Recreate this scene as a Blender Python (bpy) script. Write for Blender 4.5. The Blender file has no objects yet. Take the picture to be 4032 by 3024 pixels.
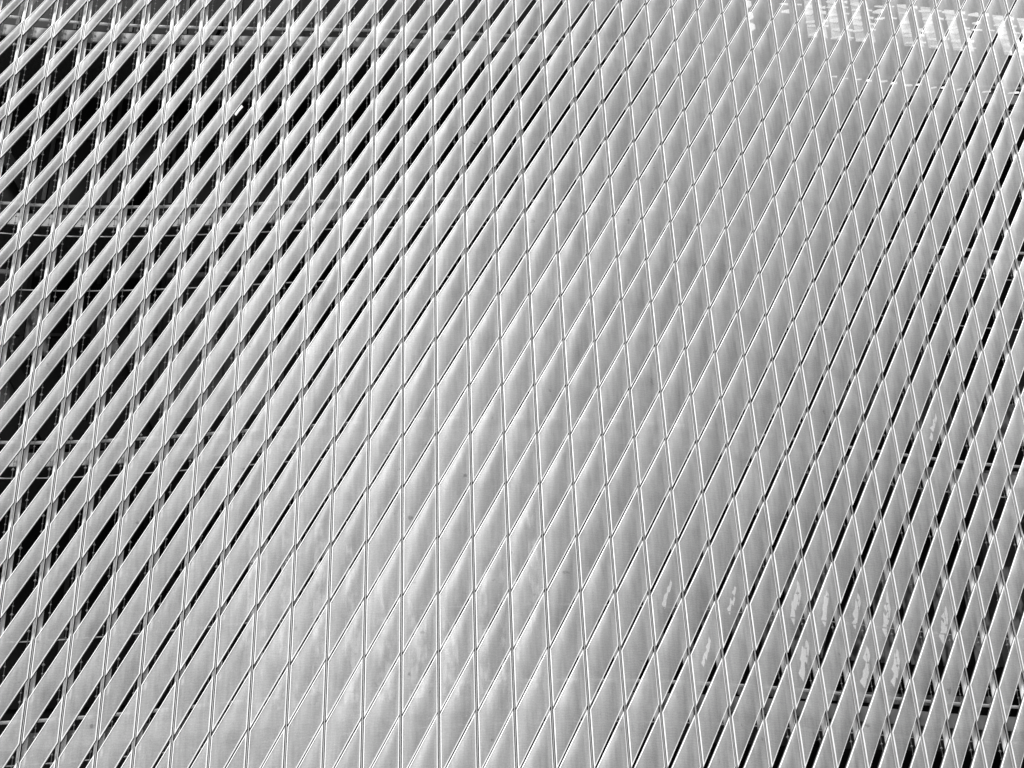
import bpy, math, random
import numpy as np

random.seed(7)
# ------------------------------------------------------------------ camera, sky, sun, exposure
scene = bpy.context.scene
CAM_PITCH, CAM_YAW, CAM_ROLL = (0.56334, -0.01721, 0.04423)
SX = [(2, 0, -0.16564), (3, 0, -0.0941), (1, 1, -0.09079), (2, 1, 0.10953), (1, 2, 0.05551), (3, 1, 0.00486), (2, 2, 0.05052)]
SY = [(0, 0, 20.09169), (1, 0, 2.38686), (2, 0, 2.35589), (3, 0, -0.25178), (4, 0, -2.07647), (0, 2, -0.0506), (1, 1, -0.01801), (2, 1, -1.66463), (1, 2, 0.04659), (3, 1, -0.01184), (0, 3, -0.00263), (2, 2, 0.27095), (3, 2, -0.05227), (4, 1, 1.32796), (1, 3, -0.00195), (5, 0, -0.01686)]
SZ = [(0, 0, 14.38071), (0, 1, 6.91339), (1, 0, 0.71442), (2, 0, -0.30907), (1, 1, 0.21824), (0, 2, -0.08246), (3, 0, -0.46617), (0, 3, 0.01155), (2, 1, -0.01768), (1, 2, -0.03359), (4, 0, -0.02777), (3, 1, -0.20123), (2, 2, 0.25009), (3, 2, 0.11217), (1, 3, -0.10493)]
SG = [(0, 0, 0.03991), (0, 1, 0.11446), (0, 2, 0.16341), (0, 3, -0.03817), (0, 4, -0.09206), (1, 0, -0.22325), (1, 1, -0.46473), (1, 2, 0.01655), (1, 3, -0.0216), (2, 0, 0.66122), (2, 1, -0.07297), (2, 2, -0.14407), (3, 0, -0.02588), (3, 1, 0.43494), (4, 0, -0.2227)]

EYE = 1.6                       # camera height above the pavement
cy_, sy_ = math.cos(CAM_YAW), math.sin(CAM_YAW)
cp_, sp_ = math.cos(CAM_PITCH), math.sin(CAM_PITCH)
cr_, sr_ = math.cos(CAM_ROLL), math.sin(CAM_ROLL)
vx = np.array([cy_, -sy_, 0.0]); vy = np.array([sy_, cy_, 0.0]); vz = np.array([0, 0, 1.0])
FWD = cp_ * vy + sp_ * vz
UP0 = -sp_ * vy + cp_ * vz
RIGHT = cr_ * vx - sr_ * UP0
UP = sr_ * vx + cr_ * UP0
from mathutils import Matrix
cam_data = bpy.data.cameras.new("camera")
cam = bpy.data.objects.new("camera", cam_data)
scene.collection.objects.link(cam)
cam.matrix_world = Matrix([[RIGHT[0], UP[0], -FWD[0], 0], [RIGHT[1], UP[1], -FWD[1], 0],
                           [RIGHT[2], UP[2], -FWD[2], EYE], [0, 0, 0, 1]])
cam_data.sensor_width = 36.0
cam_data.lens = 36.0 * 6000.0 / 4032.0
cam_data.clip_end = 3000.0
scene.camera = cam

SUN_EL, SUN_AZ = 48.0, 195.0    # azimuth clockwise from +Y: behind the camera, from its left
world = bpy.data.worlds.new("World")
scene.world = world
world.use_nodes = True
wn = world.node_tree.nodes; wl = world.node_tree.links
bg = wn["Background"]
sky = wn.new("ShaderNodeTexSky"); sky.sky_type = 'NISHITA'; sky.sun_disc = False
sky.sun_elevation = math.radians(SUN_EL); sky.sun_rotation = math.radians(SUN_AZ)
sky.air_density = 1.0; sky.dust_density = 4.0
bw = wn.new("ShaderNodeRGBToBW")            # the photograph is black and white
wl.new(sky.outputs[0], bw.inputs[0]); wl.new(bw.outputs[0], bg.inputs[0])
bg.inputs[1].default_value = 0.075
sun_data = bpy.data.lights.new("sun", 'SUN'); sun_data.energy = 3.9; sun_data.angle = math.radians(12)
sun = bpy.data.objects.new("sun", sun_data); scene.collection.objects.link(sun)
a_, e_ = math.radians(SUN_AZ), math.radians(SUN_EL)
from mathutils import Vector
sd = Vector((math.sin(a_) * math.cos(e_), math.cos(a_) * math.cos(e_), math.sin(e_)))
sun.rotation_euler = sd.to_track_quat('Z', 'Y').to_euler()
scene.view_settings.view_transform = 'Standard'
scene.view_settings.look = 'None'
scene.view_settings.exposure = 0.0
scene.view_settings.gamma = 1.0
scene.render.engine = 'CYCLES'
scene.cycles.transparent_max_bounces = 12

# ------------------------------------------------------------------ materials
def material(name, base, rough=0.5, metal=0.0, noise=0.0, scale=6.0, stretch=(1, 1, 1), see=0.0, emit=0.0, spec=0.5, rows=0.0):
    m = bpy.data.materials.new(name); m.use_nodes = True
    N, L = m.node_tree.nodes, m.node_tree.links
    b = N["Principled BSDF"]; out = N["Material Output"]
    b.inputs["Roughness"].default_value = rough
    b.inputs["Metallic"].default_value = metal
    b.inputs["Specular IOR Level"].default_value = spec
    tc = N.new("ShaderNodeTexCoord")
    mp = N.new("ShaderNodeMapping"); mp.inputs["Scale"].default_value = stretch
    L.new(tc.outputs["Object"], mp.inputs[0])
    nz = N.new("ShaderNodeTexNoise"); nz.inputs["Scale"].default_value = scale; nz.inputs["Detail"].default_value = 6
    L.new(mp.outputs[0], nz.inputs["Vector"])
    rp = N.new("ShaderNodeMapRange")
    rp.inputs["From Min"].default_value = 0.3; rp.inputs["From Max"].default_value = 0.7
    rp.inputs["To Min"].default_value = base * (1 - noise); rp.inputs["To Max"].default_value = base * (1 + noise)
    L.new(nz.outputs["Fac"], rp.inputs["Value"])
    L.new(rp.outputs[0], b.inputs["Base Color"])
    if emit:
        b.inputs["Emission Color"].default_value = (1, 1, 1, 1)
        b.inputs["Emission Strength"].default_value = emit
    if see:
        # rows of fine perforations: part of the light goes straight through the sheet
        tr = N.new("ShaderNodeBsdfTransparent")
        mx = N.new("ShaderNodeMixShader")
        wv = N.new("ShaderNodeTexWave"); wv.wave_type = 'BANDS'; wv.bands_direction = 'Z'
        wv.inputs["Scale"].default_value = 8.0; wv.inputs["Distortion"].default_value = 7.0
        wv.inputs["Detail"].default_value = 2.0; wv.inputs["Detail Scale"].default_value = 1.5
        L.new(tc.outputs["Object"], wv.inputs["Vector"])
        mr = N.new("ShaderNodeMapRange")
        mr.inputs["To Min"].default_value = see * (1 - rows); mr.inputs["To Max"].default_value = see * (1 + rows)
        L.new(wv.outputs["Fac"], mr.inputs["Value"])
        L.new(mr.outputs[0], mx.inputs[0]); L.new(b.outputs[0], mx.inputs[1]); L.new(tr.outputs[0], mx.inputs[2])
        L.new(mx.outputs[0], out.inputs["Surface"])
    return m

def panel_material():
    m = material("perforated_aluminium", 0.455, rough=0.52, metal=0.16, noise=0.10, scale=7, stretch=(3.2, 3.2, .35), see=0.26, rows=.12)
    N, L = m.node_tree.nodes, m.node_tree.links
    b = N["Principled BSDF"]
    src = b.inputs["Base Color"].links[0].from_socket
    tc = [n for n in N if n.bl_idname == "ShaderNodeTexCoord"][0]
    bl = N.new("ShaderNodeTexNoise"); bl.inputs["Scale"].default_value = 1.9; bl.inputs["Detail"].default_value = 3
    L.new(tc.outputs["Object"], bl.inputs["Vector"])
    r2 = N.new("ShaderNodeMapRange"); r2.inputs["From Min"].default_value = .25; r2.inputs["From Max"].default_value = .5
    r2.inputs["To Min"].default_value = .84; r2.inputs["To Max"].default_value = 1.0
    L.new(bl.outputs["Fac"], r2.inputs["Value"])
    sp = N.new("ShaderNodeTexNoise"); sp.inputs["Scale"].default_value = 90; sp.inputs["Detail"].default_value = 2
    L.new(tc.outputs["Object"], sp.inputs["Vector"])
    r3 = N.new("ShaderNodeMapRange"); r3.inputs["From Min"].default_value = .3; r3.inputs["From Max"].default_value = .7
    r3.inputs["To Min"].default_value = .86; r3.inputs["To Max"].default_value = 1.12
    L.new(sp.outputs["Fac"], r3.inputs["Value"])
    a = N.new("ShaderNodeMath"); a.operation = 'MULTIPLY'; L.new(src, a.inputs[0]); L.new(r2.outputs[0], a.inputs[1])
    c = N.new("ShaderNodeMath"); c.operation = 'MULTIPLY'; L.new(a.outputs[0], c.inputs[0]); L.new(r3.outputs[0], c.inputs[1])
    at = N.new("ShaderNodeAttribute"); at.attribute_name = "tone"     # small differences from one sheet to the next
    e = N.new("ShaderNodeMath"); e.operation = 'MULTIPLY'; L.new(c.outputs[0], e.inputs[0]); L.new(at.outputs["Fac"], e.inputs[1])
    mp2 = N.new("ShaderNodeMapping"); mp2.inputs["Scale"].default_value = (14, 14, .9); L.new(tc.outputs["Object"], mp2.inputs[0])
    st = N.new("ShaderNodeTexNoise"); st.inputs["Scale"].default_value = 1.0; st.inputs["Detail"].default_value = 4; L.new(mp2.outputs[0], st.inputs["Vector"])
    r4 = N.new("ShaderNodeMapRange"); r4.inputs["From Min"].default_value = .55; r4.inputs["From Max"].default_value = .75   # run-off streaks
    r4.inputs["To Min"].default_value = 1.0; r4.inputs["To Max"].default_value = .86
    L.new(st.outputs["Fac"], r4.inputs["Value"])
    sk = N.new("ShaderNodeTexNoise"); sk.inputs["Scale"].default_value = 5.0; sk.inputs["Detail"].default_value = 5; L.new(tc.outputs["Object"], sk.inputs["Vector"])
    r5 = N.new("ShaderNodeMapRange"); r5.inputs["From Min"].default_value = .70; r5.inputs["From Max"].default_value = .76   # rare dark marks
    r5.inputs["To Min"].default_value = 1.0; r5.inputs["To Max"].default_value = .55
    L.new(sk.outputs["Fac"], r5.inputs["Value"])
    g1 = N.new("ShaderNodeMath"); g1.operation = 'MULTIPLY'; L.new(r4.outputs[0], g1.inputs[0]); L.new(r5.outputs[0], g1.inputs[1])
    g2 = N.new("ShaderNodeMath"); g2.operation = 'MULTIPLY'; L.new(e.outputs[0], g2.inputs[0]); L.new(g1.outputs[0], g2.inputs[1])
    L.new(g2.outputs[0], b.inputs["Base Color"])
    return m

M_PANEL = panel_material()
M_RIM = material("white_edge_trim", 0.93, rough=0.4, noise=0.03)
M_RETURN = material("shaded_edge_return", 0.07, rough=0.6, noise=0.1)  # joint shade put into the colour of the return
M_CAP = material("pale_mullion_cap", 0.45, rough=0.4, metal=0.2, noise=0.05)
M_WEB = material("grey_mullion_web", 0.68, rough=0.5, noise=0.15, scale=4)
M_FLANGE = material("white_mullion_flange", 0.93, rough=0.4, noise=0.05, scale=4)
M_JOINT_SHADE = material("black_joint_shade", 0.008, rough=0.8, spec=.1)  # black strip that stands for the shadow in the mullion joint
M_RAIL = material("polished_tube", 0.93, rough=0.35, metal=0.0, noise=0.05)
M_DECK = material("galvanised_steel", 0.36, rough=0.55, noise=0.35, scale=3)
M_GRATE = material("dark_grating", 0.04, rough=0.7, noise=0.5, scale=30)
M_GLASS = material("dark_glazing", 0.009, rough=0.4, noise=0.4, scale=0.7, spec=.06)
M_BLACK = material("black_spandrel", 0.004, rough=0.6, noise=0.4, spec=.1)
M_FRAME = material("dark_window_frame", 0.025, rough=0.6, noise=0.3)
M_GREY = material("grey_blind", 0.07, rough=0.7, noise=0.5, scale=2)
M_BEAD = material("frosted_bead", 0.6, rough=0.3, noise=0.1)
M_WIRE = material("grey_wire", 0.4, rough=0.5)
M_SKY_GLOW = material("sky_glow_pane", 0.8, rough=0.5, emit=.95)  # emission stands in for sky seen through the hall
M_SOFT = material("daylight_glow", 0.8, rough=0.6, emit=1.05)  # added glow in place of daylight from behind
M_GROUND = material("stone_paving", 0.30, rough=0.85, noise=0.2, scale=1.5)

# ------------------------------------------------------------------ the curved screen surface
def poly(C, u, v):
    r = 0
    for a, b, k in C:
        r = r + k * u ** a * v ** b
    return r
def S0(c, m):
    c = np.asarray(c, float); m = np.asarray(m, float)
    U = c - 18.0; u = U / 20.0; v = (m - 8.0) / 8.0
    return np.stack([0.5 * U + poly(SX, u, v), poly(SY, u, v), poly(SZ, u, v) + EYE], -1)
def frame(c, m):
    c = np.asarray(c, float); m = np.asarray(m, float)
    e = 0.05
    tc = S0(c + e, m) - S0(c - e, m); tm = S0(c, m + e) - S0(c, m - e)
    tc /= np.linalg.norm(tc, axis=-1, keepdims=True); tm /= np.linalg.norm(tm, axis=-1, keepdims=True)
    n = np.cross(tc, tm); n /= np.linalg.norm(n, axis=-1, keepdims=True)
    return tc, tm, n                  # n points out of the building, to the street
def S(c, m, d=0.0, t=0.0):            # d: metres outward, t: metres along the row
    tc, tm, n = frame(c, m)
    d = np.asarray(d, float); t = np.asarray(t, float)
    return S0(c, m) + n * d[..., None] + tc * t[..., None]
def gap(c, m):
    u = (np.asarray(c, float) - 18) / 20; v = (np.clip(m, -1.5, 17) - 8) / 8
    return np.interp(poly(SG, u, v), [0, .04, .1, .2, .3, .45, .6, .8], [.036, .05, .135, .255, .35, .455, .55, .66])
def to_px(p):
    q = p - np.array([0, 0, EYE]); dd = q @ FWD
    return 2016 + 6000 * (q @ RIGHT) / dd, 1512 - 6000 * (q @ UP) / dd

# ------------------------------------------------------------------ mesh helpers
class MB:
    def __init__(s): s.v = []; s.f = []; s.mi = []; s.tone = []
    def add(s, verts, faces, mi=0):
        o = len(s.v); s.v.extend([tuple(x) for x in verts]); s.f.extend([tuple(i + o for i in f) for f in faces]); s.mi.extend([mi] * len(faces))
    def grid(s, P, mi=0):             # P: (a, b, 3)
        a, b = P.shape[:2]
        s.add(P.reshape(-1, 3), [(i * b + j, (i + 1) * b + j, (i + 1) * b + j + 1, i * b + j + 1) for i in range(a - 1) for j in range(b - 1)], mi)
    def sweep(s, rings, mi=0):        # rings: (n, k, 3), closed sections, capped
        n, k = rings.shape[:2]
        f = [(i * k + j, i * k + (j + 1) % k, (i + 1) * k + (j + 1) % k, (i + 1) * k + j) for i in range(n - 1) for j in range(k)]
        f.append(tuple(range(k))[::-1]); f.append(tuple((n - 1) * k + j for j in range(k)))
        s.add(rings.reshape(-1, 3), f, mi)
    def build(s, name, mats, parent=None, smooth=False):
        me = bpy.data.meshes.new(name); me.from_pydata(s.v, [], s.f)
        for m in (mats if isinstance(mats, (list, tuple)) else [mats]): me.materials.append(m)
        me.polygons.foreach_set("material_index", s.mi)
        if s.tone:
            at = me.attributes.new('tone', 'FLOAT', 'FACE'); at.data.foreach_set('value', (s.tone + [1.0] * len(s.f))[:len(s.f)])
        if smooth: me.polygons.foreach_set("use_smooth", [True] * len(s.f))
        me.update()
        o = bpy.data.objects.new(name, me); scene.collection.objects.link(o)
        if parent is not None: o.parent = parent
        return o
def tag(o, label=None, cat=None, group=None, kind=None):
    if label: o["label"] = label
    if cat: o["category"] = cat
    if group: o["group"] = group
    if kind: o["kind"] = kind
    return o
def thing(name, label, cat, group=None):
    o = bpy.data.objects.new(name, None); scene.collection.objects.link(o)
    return tag(o, label, cat, group)

# ------------------------------------------------------------------ setting
g = MB(); g.add([(-600, -600, 0), (600, -600, 0), (600, 600, 0), (-600, 600, 0)], [(0, 1, 2, 3)])
tag(g.build("pavement", M_GROUND), kind="structure")

# ------------------------------------------------------------------ lattice screen
screen = thing("facade_screen", "curved building front of bowed perforated metal lozenge panels between slim upright mullions", "facade")
C0, C1, R0, R1 = 0, 40, -3, 20
DC = 0.036                            # half the joint at a mullion, in bays

def panel_surface(i, j, s, t):
    gl0, gl1 = gap(i, j) * .97, gap(i, j + 1) * .97
    gr0, gr1 = gap(i + 1, j + 1) * 1.05, gap(i + 1, j + 2) * 1.05
    lo = (j + gl0 / 2) * (1 - s) + (j + 1 + gr0 / 2) * s
    hi = (j + 1 - gl1 / 2) * (1 - s) + (j + 2 - gr1 / 2) * s
    return i + DC + s * (1 - 2 * DC), lo + (hi - lo) * t
def bulge(s, t, op):
    # the sheet is rolled: it swells out above its middle and tucks back to the lower edge
    return (0.037 - 0.014 * op) * np.sin(np.pi * np.clip(s, 0, 1)) ** .75 * (1 - (1 - t) ** 2.1) * (1 - t ** 5)
def panel_parts(i, j):
    jr = random.Random(i * 131 + j * 17 + 5); amp = jr.uniform(.78, 1.2); off = jr.uniform(-.004, .004); dj = jr.uniform(-.008, .008)
    op = float(gap(i + .5, j + 1))
    tt = np.linspace(0, 1, 10); ss = np.linspace(0, 1, 10)
    s, t = np.meshgrid(ss, tt, indexing='ij')
    c, m = panel_surface(i, j, s, t)
    m = m + dj * (.3 + .7 * s)
    dent = amp + .10 * np.sin(3.1 * s + jr.uniform(0, 6)) * np.sin(5 * t + jr.uniform(0, 6))
    front = S(c, m, 0.012 + off + dent * bulge(s, t, op))
    # edge ring and inner ring of the trim
    k = 9
    q = np.linspace(0, 1, k)[:-1]
    h = max(.2, 1 - op)
    a, b = 0.030, 0.034 / h
    def ring(x0, x1, y0, y1):
        S_ = np.concatenate([x0 + (x1 - x0) * q, np.full(k - 1, x1), x1 - (x1 - x0) * q, np.full(k - 1, x0)])
        T_ = np.concatenate([np.full(k - 1, y0), y0 + (y1 - y0) * q, np.full(k - 1, y1), y1 - (y1 - y0) * q])
        return S_, T_
    so, to = ring(0, 1, 0, 1); si, ti = ring(a, 1 - a, b, 1 - b)
    co, mo = panel_surface(i, j, so, to); ci, mi_ = panel_surface(i, j, si, ti)
    mo = mo + dj * (.3 + .7 * so); mi_ = mi_ + dj * (.3 + .7 * si)
    Ro = S(co, mo, np.full(so.shape, 0.017 + off)); Rs = S(co, mo, np.full(so.shape, 0.006 + off)); Rb = S(co, mo, np.full(so.shape, -0.026))
    Ri = S(ci, mi_, 0.018 + off + amp * bulge(si, ti, op))
    return front, Ro, Rs, Rb, Ri, jr.gauss(1.0, .045)
def add_sheet(mb, pp, m0=0, m1=1):
    front, Ro, Rs, Rb, Ri, tone = pp
    mb.grid(front, m0); mb.tone += [tone] * (len(mb.f) - len(mb.tone))
    n = len(Ro)
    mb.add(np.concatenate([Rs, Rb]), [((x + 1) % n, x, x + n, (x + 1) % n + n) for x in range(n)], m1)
def add_rim(mb, pp, m0=0):
    front, Ro, Rs, Rb, Ri, tone = pp
    n = len(Ro)
    mb.add(np.concatenate([Rs, Ro, Ri]), [(x, (x + 1) % n, (x + 1) % n + n, x + n) for x in range(n)] +
           [(x + n, (x + 1) % n + n, (x + 1) % n + 2 * n, x + 2 * n) for x in range(n)], m0)

cells = []
for i in range(C0 - 1, C1):
    for j in range(R0 - 1, R1):
        c, m = panel_surface(i, j, np.array([0, 1, 1, 0.]), np.array([0, 0, 1, 1.]))
        X, Y = to_px(S0(c, m))
        if X.max() < -60 or X.min() > 4092 or Y.max() < -60 or Y.min() > 3084: continue
        Xc, Yc = np.clip(X, 0, 4032), np.clip(Y, 0, 3024)
        area = 0.5 * abs(sum(Xc[k] * Yc[(k + 1) % 4] - Xc[(k + 1) % 4] * Yc[k] for k in range(4)))
        cells.append((area, i, j))
cells.sort(reverse=True)
rest = MB()
for n_, (area, i, j) in enumerate(cells):
    pp = panel_parts(i, j)
    if n_ < 100:
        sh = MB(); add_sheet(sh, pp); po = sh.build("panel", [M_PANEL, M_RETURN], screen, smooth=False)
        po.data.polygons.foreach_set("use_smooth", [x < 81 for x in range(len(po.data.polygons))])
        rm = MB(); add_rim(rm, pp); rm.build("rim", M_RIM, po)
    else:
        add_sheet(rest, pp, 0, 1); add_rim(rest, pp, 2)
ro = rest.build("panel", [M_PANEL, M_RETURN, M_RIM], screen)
ro.data.polygons.foreach_set("use_smooth", [k == 0 for k in rest.mi])
tag(ro, "the many smaller lozenge panels of the upper and middle facade", kind="stuff")

def strip(c, m, t0, t1, d0, d1):      # rectangular section swept up column c
    return np.stack([S(c, m, np.full(m.shape, d), np.full(m.shape, t)) for t, d in ((t0, d0), (t1, d0), (t1, d1), (t0, d1))], 1)
for c in range(C0, C1 + 1):
    m = np.arange(R0, R1 + .1, .5); cc = np.full(m.shape, float(c))
    keep = MB()
    keep.sweep(strip(cc, m, -.0055, .0055, .014, -.004), 0)
    keep.sweep(strip(cc, m, -.004, .004, -.0045, -.075), 1)
    mo = keep.build("mullion", [M_CAP, M_WEB], screen)
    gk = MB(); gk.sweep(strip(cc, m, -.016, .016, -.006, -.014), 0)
    gk.build("joint_shade", M_JOINT_SHADE, mo)  # joint shadow added as a dark strip behind the cap
    fl = MB(); fl.sweep(strip(cc, m, -.066, .066, -.0755, -.087), 0)
    fl.build("back_flange", M_FLANGE, mo)

# ------------------------------------------------------------------ what stands behind the screen
def band(mb, c0, c1, m0, m1, d0, d1, mi=0, step=1.0):   # a long box that follows the curve
    c = np.arange(c0, c1 + .01, step)
    sec = [(m0, d0), (m1, d0), (m1, d1), (m0, d1)]
    mb.sweep(np.stack([S(c, np.full(c.shape, m), np.full(c.shape, d)) for m, d in sec], 1), mi)
def tube(mb, c0, c1, m, d, r, k=6, mi=0):
    c = np.arange(c0, c1 + .01, 1.0); P0 = S(c, np.full(c.shape, m), np.full(c.shape, d)); n = frame(c, np.full(c.shape, m))[2]
    z = np.array([0, 0, 1.0])
    rings = np.stack([P0 + r * (math.cos(2 * math.pi * q / k) * n + math.sin(2 * math.pi * q / k) * z) for q in range(k)], 1)
    mb.sweep(rings, mi)
def quad_box(mb, pts, thick, mi=0):   # polygon given as (c, m) points at depth d
    c = np.array([p[0] for p in pts]); m = np.array([p[1] for p in pts]); d = pts[0][2]
    a = S(c, m, np.full(c.shape, d)); b = S(c, m, np.full(c.shape, d - thick)); k = len(pts)
    mb.add(np.concatenate([a, b]), [tuple(range(k)), tuple(range(2 * k - 1, k - 1, -1))] + [(x, x + k, (x + 1) % k + k, (x + 1) % k) for x in range(k)], mi)

WD = -1.62
hall = thing("inner_building", "dark glazed hall wall with black spandrels standing behind the metal screen", "building")
w = MB(); band(w, -6, 48, -6, 26, WD - .35, WD - .15); w.build("wall", M_BLACK, hall)
LEVELS = [20.0, 15.25, 10.75, 5.75, .85]         # rail heights, in rows
for k, L0 in enumerate(LEVELS):                  # each storey: slab edge, glazing between two slabs
    s_ = MB(); band(s_, -6, 48, L0 + .35, L0 + .95, WD - .16, WD + .02); s_.build("floor_slab", M_BLACK, hall)
    s_ = MB(); band(s_, -6, 48, L0 - .30, L0 + .352, WD - .16, WD - .02); s_.build("spandrel", M_GLASS, hall)
rnd = random.Random(3)
tops = LEVELS + [-5]
lit_cells = []
for k in range(5):
    top, bot = tops[k] - .32, tops[k + 1] + .97
    if k == 4: bot = -5
    for c in range(-4, 46, 2):
        grey = (k == 2 and c < 10) or (k == 3 and c > 22) or (k == 2 and c > 26)
        p = MB(); quad_box(p, [(c + .06, bot, WD - .03), (c + 1.94, bot, WD - .03), (c + 1.94, top, WD - .03), (c + .06, top, WD - .03)], .1)
        wdw = p.build("window", M_GREY if grey and rnd.random() < .55 else M_GLASS, hall)
    f = MB()
    for c in range(-4, 47, 2):
        band(f, c - .06, c + .06, bot, top, WD - .14, WD + .01, step=.06)
    band(f, -5, 47, (top + bot) / 2 - .03, (top + bot) / 2 + .03, WD - .14, WD + .012)
    f.build("window_frame", M_FRAME, hall)
br = [(-1, 13.9, 3, 10.0), (7, 16.3, 4, 11.0), (10.5, 16, 12.5, 9), (0, 9.6, 4, 5), (4, 9.5, 7, 5), (5, 5, 9.5, .5), (24, 5.2, 20, 0), (30, 5.2, 27, 0), (37, 5, 33, -.5), (34, 10.5, 30, 5.6), (40, 10.5, 37, 5.8), (20, 5, 17, 0)]
for a, b, c, d in br:
    p = MB(); quad_box(p, [(a, b, WD + .35), (c, d, WD + .35), (c + .45, d, WD + .35), (a + .45, b, WD + .35)], .18)
    p.build("brace", M_BLACK, hall)

# glowing panes added for the sky behind the top storey, at the upper right
def leaf(mb, c, m, wc, hm, tilt, d):
    pts = []
    for a, r1, r2 in ((-1, 0, -.25), (-.6, 0, .42), (.35, 0, .5), (.95, 0, .30), (1, 0, -.3), (.2, 0, -.5), (-.7, 0, -.45)):
        pts.append((c + a * wc / 2, m + r2 * hm * rnd.uniform(.7, 1.15) + a * tilt, d))
    quad_box(mb, pts, .02)
M_DIM = material("dim_sky_glow", 0.8, rough=0.6, emit=.22, noise=.3, scale=3)  # weak added glow between the bright sky shapes
for c in range(30, 43):
    p = MB(); sl = (c - 31) * .028
    if c % 4 != 2:
        q_ = MB(); quad_box(q_, [(c + .02, 17.45 + sl, WD + .02), (c + .84, 17.5 + sl, WD + .02), (c + .80, 18.9 + sl, WD + .02), (c + .10, 18.85 + sl, WD + .02)], .02)
        q_.build("sky_glow", M_DIM, hall)
    for row in range(6):
        if c % 4 == 2 and row < 3: continue
        y = 17.56 + .235 * row + sl + rnd.uniform(-.06, .06); hm = rnd.choice((.05, .07, .11, .17)); w1 = rnd.uniform(.35, .75); t_ = rnd.uniform(.03, .08)
        x0 = c + rnd.uniform(-.04, .12)
        quad_box(p, [(x0, y - t_, WD + .04), (x0 + w1 * .6, y - .42 * hm, WD + .04), (x0 + w1, y - .25 * hm + t_, WD + .04), (x0 + w1, y + .25 * hm + t_, WD + .04), (x0 + w1 * .6, y + .45 * hm, WD + .04), (x0, y - t_ * .4, WD + .04)], .02)
        if rnd.random() < .6: quad_box(p, [(x0 + w1 + .05, y - .2 * hm + t_, WD + .04), (c + .93, y - .3 * hm + t_, WD + .04), (c + .95, y + .3 * hm + t_, WD + .04), (x0 + w1 + .06, y + .1 * hm + t_, WD + .04)], .02)
    p.build("sky_glow", M_SKY_GLOW, hall)
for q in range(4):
    p = MB(); leaf(p, 28.55 + .03 * q, 17.55 + .38 * q, .5 - .09 * q, .26, .03, WD + .03); p.build("sky_glow", M_SKY_GLOW, hall)
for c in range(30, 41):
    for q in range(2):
        p = MB(); leaf(p, c + .3 + .5 * q, 16.22 + (c - 30) * .022 + rnd.uniform(-.04, .04), rnd.uniform(.25, .5), rnd.uniform(.03, .07), .03, WD + .03); p.build("sky_glow", M_SOFT, hall)
# glowing patches added as daylight low on the right, and two small ones upper left
def glow_patch(c, m, wc, hm, lean, d=WD + .03):
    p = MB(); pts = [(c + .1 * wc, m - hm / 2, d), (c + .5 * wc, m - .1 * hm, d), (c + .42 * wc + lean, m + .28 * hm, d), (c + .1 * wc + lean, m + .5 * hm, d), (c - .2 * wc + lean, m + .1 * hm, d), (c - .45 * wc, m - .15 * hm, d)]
    quad_box(p, pts, .02); p.build("glow_patch", M_SOFT, hall)
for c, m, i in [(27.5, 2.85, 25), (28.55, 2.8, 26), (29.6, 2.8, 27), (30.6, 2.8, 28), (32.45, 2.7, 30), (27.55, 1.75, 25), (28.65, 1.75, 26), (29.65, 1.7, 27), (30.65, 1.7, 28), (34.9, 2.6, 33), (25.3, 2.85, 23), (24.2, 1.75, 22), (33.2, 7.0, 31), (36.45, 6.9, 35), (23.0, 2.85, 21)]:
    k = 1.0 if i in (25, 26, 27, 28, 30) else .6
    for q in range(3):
        glow_patch(c - .12 + .11 * q + rnd.uniform(-.03, .03), m - .2 + .2 * q + rnd.uniform(-.06, .06), rnd.uniform(.16, .28) * k, rnd.uniform(.30, .55) * k, rnd.uniform(.02, .09))
glow_patch(8.05, 14.15, .26, .3, .15); glow_patch(8.95, 14.0, .16, .22, 0)
glow_patch(8.0, 10.1, .25, .3, .12)

M_TREE_GLOW = material("tree_reflection_glow", 0.05, rough=0.6, emit=.6)  # tree reflections put in as a mottled glow behind the sheets
N_, L_ = M_TREE_GLOW.node_tree.nodes, M_TREE_GLOW.node_tree.links
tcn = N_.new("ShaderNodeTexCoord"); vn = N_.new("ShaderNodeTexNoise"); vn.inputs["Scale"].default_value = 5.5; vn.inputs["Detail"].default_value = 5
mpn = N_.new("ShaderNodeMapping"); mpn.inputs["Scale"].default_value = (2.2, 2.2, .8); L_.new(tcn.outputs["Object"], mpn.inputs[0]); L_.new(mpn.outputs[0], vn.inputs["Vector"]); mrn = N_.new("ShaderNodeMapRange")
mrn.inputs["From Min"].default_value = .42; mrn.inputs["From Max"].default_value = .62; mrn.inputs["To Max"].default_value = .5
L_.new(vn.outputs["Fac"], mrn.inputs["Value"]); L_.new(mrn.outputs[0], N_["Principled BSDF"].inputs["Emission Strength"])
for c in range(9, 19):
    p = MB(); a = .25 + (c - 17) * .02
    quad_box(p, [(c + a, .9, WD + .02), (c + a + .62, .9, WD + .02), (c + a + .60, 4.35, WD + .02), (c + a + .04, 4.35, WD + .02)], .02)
    p.build("mottled_glow", M_TREE_GLOW, hall)

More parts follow.
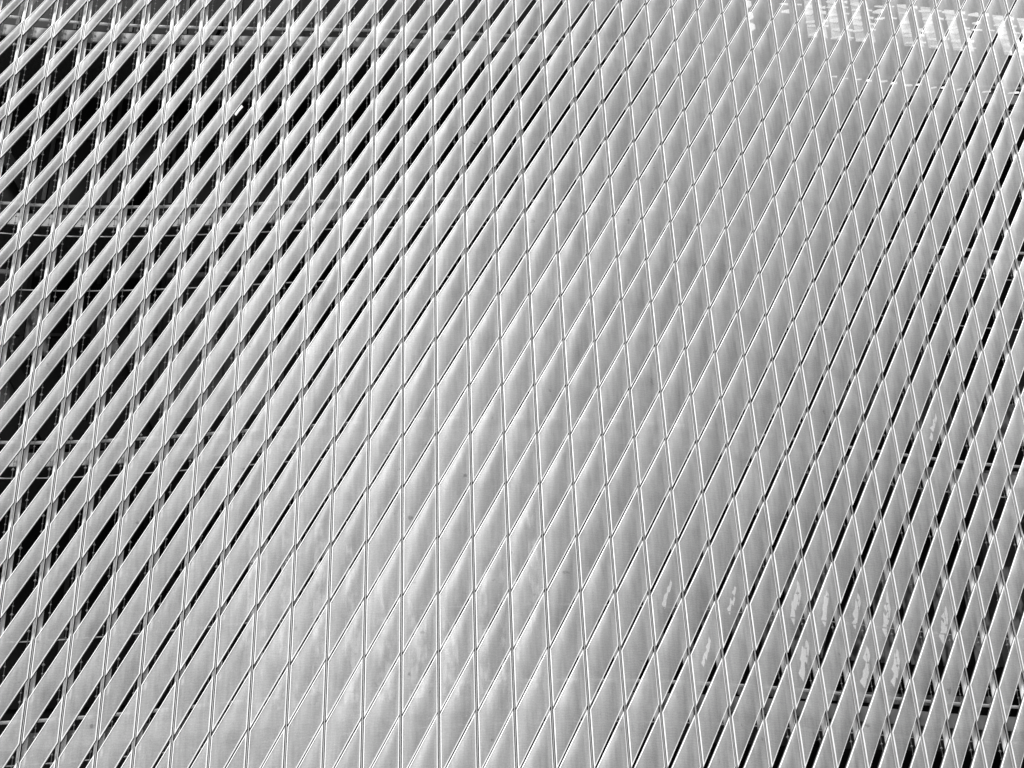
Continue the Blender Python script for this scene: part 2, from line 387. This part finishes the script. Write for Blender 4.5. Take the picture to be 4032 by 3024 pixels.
M_MOTTLE = M_TREE_GLOW.copy(); M_MOTTLE.name = "dim_mottled_glow"  # weaker copy, glow added to panes that are no light source
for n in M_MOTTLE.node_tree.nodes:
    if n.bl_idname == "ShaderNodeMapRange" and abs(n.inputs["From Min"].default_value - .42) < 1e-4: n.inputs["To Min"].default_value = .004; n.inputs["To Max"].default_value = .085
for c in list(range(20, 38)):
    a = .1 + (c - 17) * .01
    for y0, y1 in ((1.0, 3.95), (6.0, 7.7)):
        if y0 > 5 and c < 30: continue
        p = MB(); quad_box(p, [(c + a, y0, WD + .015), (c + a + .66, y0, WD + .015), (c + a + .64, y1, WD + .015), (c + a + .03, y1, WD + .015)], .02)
        p.build("mottled_glow", M_MOTTLE, hall)
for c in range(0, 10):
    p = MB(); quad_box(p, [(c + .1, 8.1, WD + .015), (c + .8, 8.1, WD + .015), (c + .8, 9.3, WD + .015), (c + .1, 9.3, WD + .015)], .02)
    if c % 3: p.build("mottled_glow", M_MOTTLE, hall)

# service walkways between the hall and the screen, one per storey
ORD = ["uppermost", "second highest", "third highest", "fourth highest", "lowest"]
for k, L0 in enumerate(LEVELS):
    if k == 0: continue
    t = thing("walkway", "%s steel service walkway with tubular rail behind the metal screen" % {1: "topmost visible", 2: "second from top", 3: "third from top", 4: "lowest"}[k], "walkway", "service walkways behind the screen")
    r = MB(); tube(r, -5, 46, L0 - .30, -.20, .026); r.build("handrail", M_RAIL, t)
    r = MB(); tube(r, -5, 46, L0 - .98, -.20, .009); r.build("lower_rail", M_RAIL, t)
    r = MB(); band(r, -5, 46, L0 - .74, L0 - .48, -.225, -.26); r.build("edge_beam", M_DECK, t)
    r = MB(); band(r, -5, 46, L0 - .76, L0 - .70, -.265, -1.58); r.build("deck", M_GRATE, t)
    for c in range(-4, 46, 3):
        r = MB(); band(r, c - .03, c + .03, L0 - .96, L0 - .335, -.188, -.212, step=.06); r.build("post", M_DECK, t)
for m_, nm in ((8.85, "upper"), (2.15, "lower")):
    r = MB(); tube(r, -5, 46, m_ - .30, -.18, .010)
    tag(r.build("service_pipe", M_RAIL), "thin pale pipe running level behind the screen, %s of the two" % nm, "pipe", "level pipes behind the screen")

# beaded strings
def ordn(n):
    w_ = ["first", "second", "third", "fourth", "fifth", "sixth", "seventh", "eighth", "ninth", "tenth", "eleventh", "twelfth", "thirteenth", "fourteenth", "fifteenth", "sixteenth", "seventeenth", "eighteenth", "nineteenth", "twentieth"]
    return w_[n - 1]
BEADS = [(0, 0, 1), (1, 0, 0), (0, 1, 0), (-1, 0, 0), (0, -1, 0), (0, 0, -1)]
BF = [(0, 1, 2), (0, 2, 3), (0, 3, 4), (0, 4, 1), (5, 2, 1), (5, 3, 2), (5, 4, 3), (5, 1, 4)]
def bead_string(c, m0, m1, d, label):
    mb = MB(); m = np.arange(m0, m1, .5); cc = np.full(m.shape, c); k = 4
    ctr = S(cc, m, np.full(m.shape, d)); tc, tm, n = frame(cc, m)
    mb.sweep(np.stack([ctr + .004 * (math.cos(q * math.pi / 2) * n + math.sin(q * math.pi / 2) * tc) for q in range(4)], 1), 0)
    wire = mb.build("beaded_string", M_WIRE)
    tag(wire, label, "string of beads", "beaded strings hanging behind the screen")
    b = MB(); mm = np.arange(m0 + .1, m1, .145); P_ = S(np.full(mm.shape, c), mm, np.full(mm.shape, d))
    for q, p_ in enumerate(P_):
        r = (.027 if q % 2 else .018) * rnd.uniform(.8, 1.15)
        b.add([(p_[0] + x * r, p_[1] + y * r, p_[2] + z * r) for x, y, z in BEADS], BF, 0)
    o = b.build("bead", M_BEAD, wire, smooth=True); tag(o, kind="stuff")
for i in range(0, 18):
    for fr, side in ((.25, "left"), (.75, "right")):
        bead_string(i + fr, -2, 19, -.145 - .01 * (fr > .5), "%s beaded string of the two behind the %s bay along the photo's top edge" % (side, ordn(i + 1)))
for k, i in enumerate(range(39, 23, -1)):
    bead_string(i + .85, -2, 15, -.15, "beaded string behind the %s bay counted inwards from the right on the right half" % ordn(k + 1))
